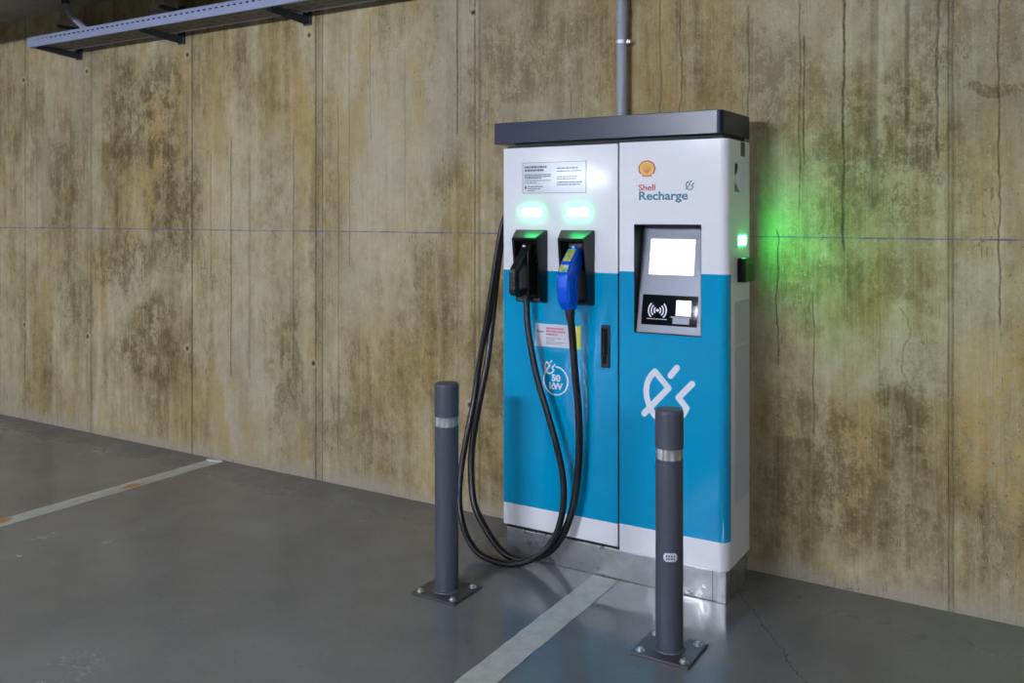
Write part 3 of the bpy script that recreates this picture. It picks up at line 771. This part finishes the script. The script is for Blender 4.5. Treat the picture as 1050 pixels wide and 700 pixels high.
bl = thing('charging_cable', (-1.72, -.47, .014), 'thick black charging cable with bright blue plug, hanging from the right holster', 'charging cable', 'charging cables of the station')
x0, x1 = -1.746, -1.690
b2 = BM(); gun(b2, [(-.418, 1.360), (-.408, 1.308), (-.455, 1.240), (-.466, 1.112), (-.516, 1.112), (-.546, 1.145), (-.556, 1.200), (-.552, 1.262), (-.522, 1.308), (-.455, 1.368)], x0, x1, .012)
pb = obj('plug_body', b2, 'blue', bl, label='bright blue plug')
g = BM(); gun(g, [(-.470, 1.238), (-.474, 1.130), (-.500, 1.130), (-.500, 1.250)], x1 - .004, x1 + .004, .003); gun(g, [(-.548, 1.230), (-.544, 1.150), (-.532, 1.150), (-.532, 1.240)], x1 - .006, x1 + .003, .003)
obj('plug_ridge', g, 'blue', pb)
g = BM(); d = Vector((0, .067, .060)).normalized(); nn = Vector((0, -.060, .067)).normalized(); o_ = Vector((0, -.522, 1.308))
t = bmesh.new(); box(t, x0 + .010, x1 - .010, 0, 1, 0, 1)
for v in t.verts: v.co = Vector((v.co.x, 0, 0)) + o_ + d * (.008 + .070 * v.co.z) + nn * (.0018 - .003 * v.co.y)
merge(g, t)
t = bmesh.new(); box(t, x0 + .010, x1 - .010, 0, 1, 0, 1); d2 = Vector((0, .030, .046)).normalized(); n2 = Vector((0, -.046, .030)).normalized(); o2 = Vector((0, -.552, 1.262))
for v in t.verts: v.co = Vector((v.co.x, 0, 0)) + o2 + d2 * (.010 + .034 * v.co.z) + n2 * (.0018 - .003 * v.co.y)
merge(g, t)
obj('warning_label', g, 'gunlabel', pb)
obj('latch_button', box(BM(), -1.726, -1.710, -.458, -.430, 1.360, 1.376, .003), plain('pale_blue_plastic', srgb(120, 160, 230), .3), pb)
nz = BM(); t = bmesh.new(); lathe(t, 0, 0, [(0, 0), (.030, 0), (.031, .03), (0, .03)], 24); merge(nz, t, Matrix.Translation((-1.722, -.403, 1.322)) @ Matrix.Rotation(PI / 2, 4, 'X'))
obj('plug_nose', nz, 'black', bl)
obj('cable_boot', tube(tube(BM(), [(-1.712, -.498, 1.118), (-1.711, -.497, 1.092)], .021, 16), [(-1.711, -.497, 1.092), (-1.710, -.495, 1.07)], .018, 16), 'matt', bl)
c2 = [(-1.711, -.497, 1.10), (-1.709, -.48, 1.001), (-1.706, -.46, .838), (-1.697, -.45, .695), (-1.698, -.44, .531), (-1.711, -.44, .367), (-1.743, -.45, .222), (-1.802, -.46, .112), (-1.892, -.465, .047), (-1.985, -.462, .022), (-2.087, -.44, .040),
      (-2.187, -.41, .110), (-2.264, -.38, .197), (-2.301, -.35, .340), (-2.303, -.33, .470), (-2.279, -.31, .649), (-2.262, -.272, .829), (-2.260, -.236, 1.004), (-2.253, -.210, 1.184), (-2.240, -.193, 1.344), (-2.215, -.180, 1.468), (-2.165, -.172, 1.530), (-2.095, -.168, 1.545)]
obj('cable', tube(BM(), c2, .0155, 16, 8), 'rubber', bl)
g = BM()
for y in (-.226, -.169): tube(g, [(-2.098, y, 1.545), (-2.115, y, 1.542)], .021, 16)
obj('cable_entry', g, 'matt', st)

# ------------------------------------------------------------------ bollards
def bollard(x, y, label, badge):
    t = thing('bollard', (x, y, 0), label, 'bollard', None)
    pl = obj('base_plate', box(BM(), x - .104, x + .104, y - .098, y + .098, 0, .010, .0025), 'plate', t)
    for sx in (-1, 1):
        for sy in (-1, 1):
            bx_, by_ = x + sx * .078, y + sy * .070
            b = lathe(BM(), bx_, by_, [(0, .0095), (.016, .0095), (.016, .012), (.0115, .0125), (.0115, .016), (.009, .0195), (.004, .021), (0, .021)], 20)
            obj('anchor_bolt', b, 'bolt', pl)
    obj('post', lathe(BM(), x, y, [(0, .0095), (.0555, .0095), (.0535, .014), (.0485, .017), (.0475, .022), (.0475, .664), (0, .664)], 56), 'post', t)
    obj('reflective_band', lathe(BM(), x, y, [(.0, .6635), (.0455, .6635), (.0455, .702), (0, .702)], 56), 'band', t)
    obj('post_cap', lathe(BM(), x, y, [(0, .7015), (.0485, .7015), (.0490, .704), (.0490, .822), (.0478, .829), (.044, .8335), (.034, .8345), (0, .8345)], 56), 'post', t)
    if badge:
        a0 = math.radians(-64); bm = BM()
        rr_ = .0478; N = 10; hw = .62; hh = .0145
        T, B = [], []
        for k in range(25):
            u = -1 + 2 * k / 24; q = max(0, (abs(u) - .55) / .45); h_ = hh * math.sqrt(max(.03, 1 - q * q)); a = a0 + u * .50
            T.append([bm.verts.new((x + r_ * math.cos(a), y + r_ * math.sin(a), .338 + h_)) for r_ in (.0486, .0465)])
            B.append([bm.verts.new((x + r_ * math.cos(a), y + r_ * math.sin(a), .338 - h_)) for r_ in (.0486, .0465)])
        for k in range(24):
            bm.faces.new((B[k][0], B[k + 1][0], T[k + 1][0], T[k][0])); bm.faces.new((T[k][0], T[k + 1][0], T[k + 1][1], T[k][1])); bm.faces.new((B[k][0], B[k][1], B[k + 1][1], B[k + 1][0]))
        bg = obj('badge', bm, 'sticker', t, label='small pale oval badge')
        bm = BM()
        for i in range(4):
            for j in range(2):
                a = a0 + (-.27 + i * .18); z = .3295 + j * .0095
                p = [(a - .055, z), (a + .055, z), (a + .055, z + .0065), (a - .055, z + .0065)]
                f = [bm.verts.new((x + (rr_ + .0013) * math.cos(q), y + (rr_ + .0013) * math.sin(q), w)) for q, w in p]
                g_ = [bm.verts.new((x + (rr_ - .001) * math.cos(q), y + (rr_ - .001) * math.sin(q), w)) for q, w in p]
                bm.faces.new(f)
                for k in range(4): bm.faces.new((f[k], f[(k + 1) % 4], g_[(k + 1) % 4], g_[k]))
        obj('badge_marks', bm, 'post', bg)
bollard(-1.145, -.840, 'dark grey bollard with oval badge, standing in front of the right door of the station', True)
bollard(-2.083, -.846, 'dark grey bollard without badge, standing left of the hanging cables', False)

# ------------------------------------------------------------------ world, camera, view
w = bpy.data.worlds.new('World'); S.world = w; w.use_nodes = True
w.node_tree.nodes['Background'].inputs[0].default_value = (.8, .88, 1, 1); w.node_tree.nodes['Background'].inputs[1].default_value = .1
cam = bpy.data.cameras.new('camera'); co = bpy.data.objects.new('camera', cam); C.objects.link(co)
co.location = (0, -3.758, 1.5); co.rotation_euler = (PI / 2, 0, math.radians(31.4))
cam.sensor_fit = 'HORIZONTAL'; cam.sensor_width = 36; cam.lens = 917 / 1050 * 36; cam.shift_y = -129 / 1050; cam.clip_start = .05
S.camera = co
S.view_settings.view_transform = 'Standard'; S.view_settings.look = 'None'; S.view_settings.gamma = 1; S.view_settings.use_curve_mapping = False
S.view_settings.exposure = 2.0
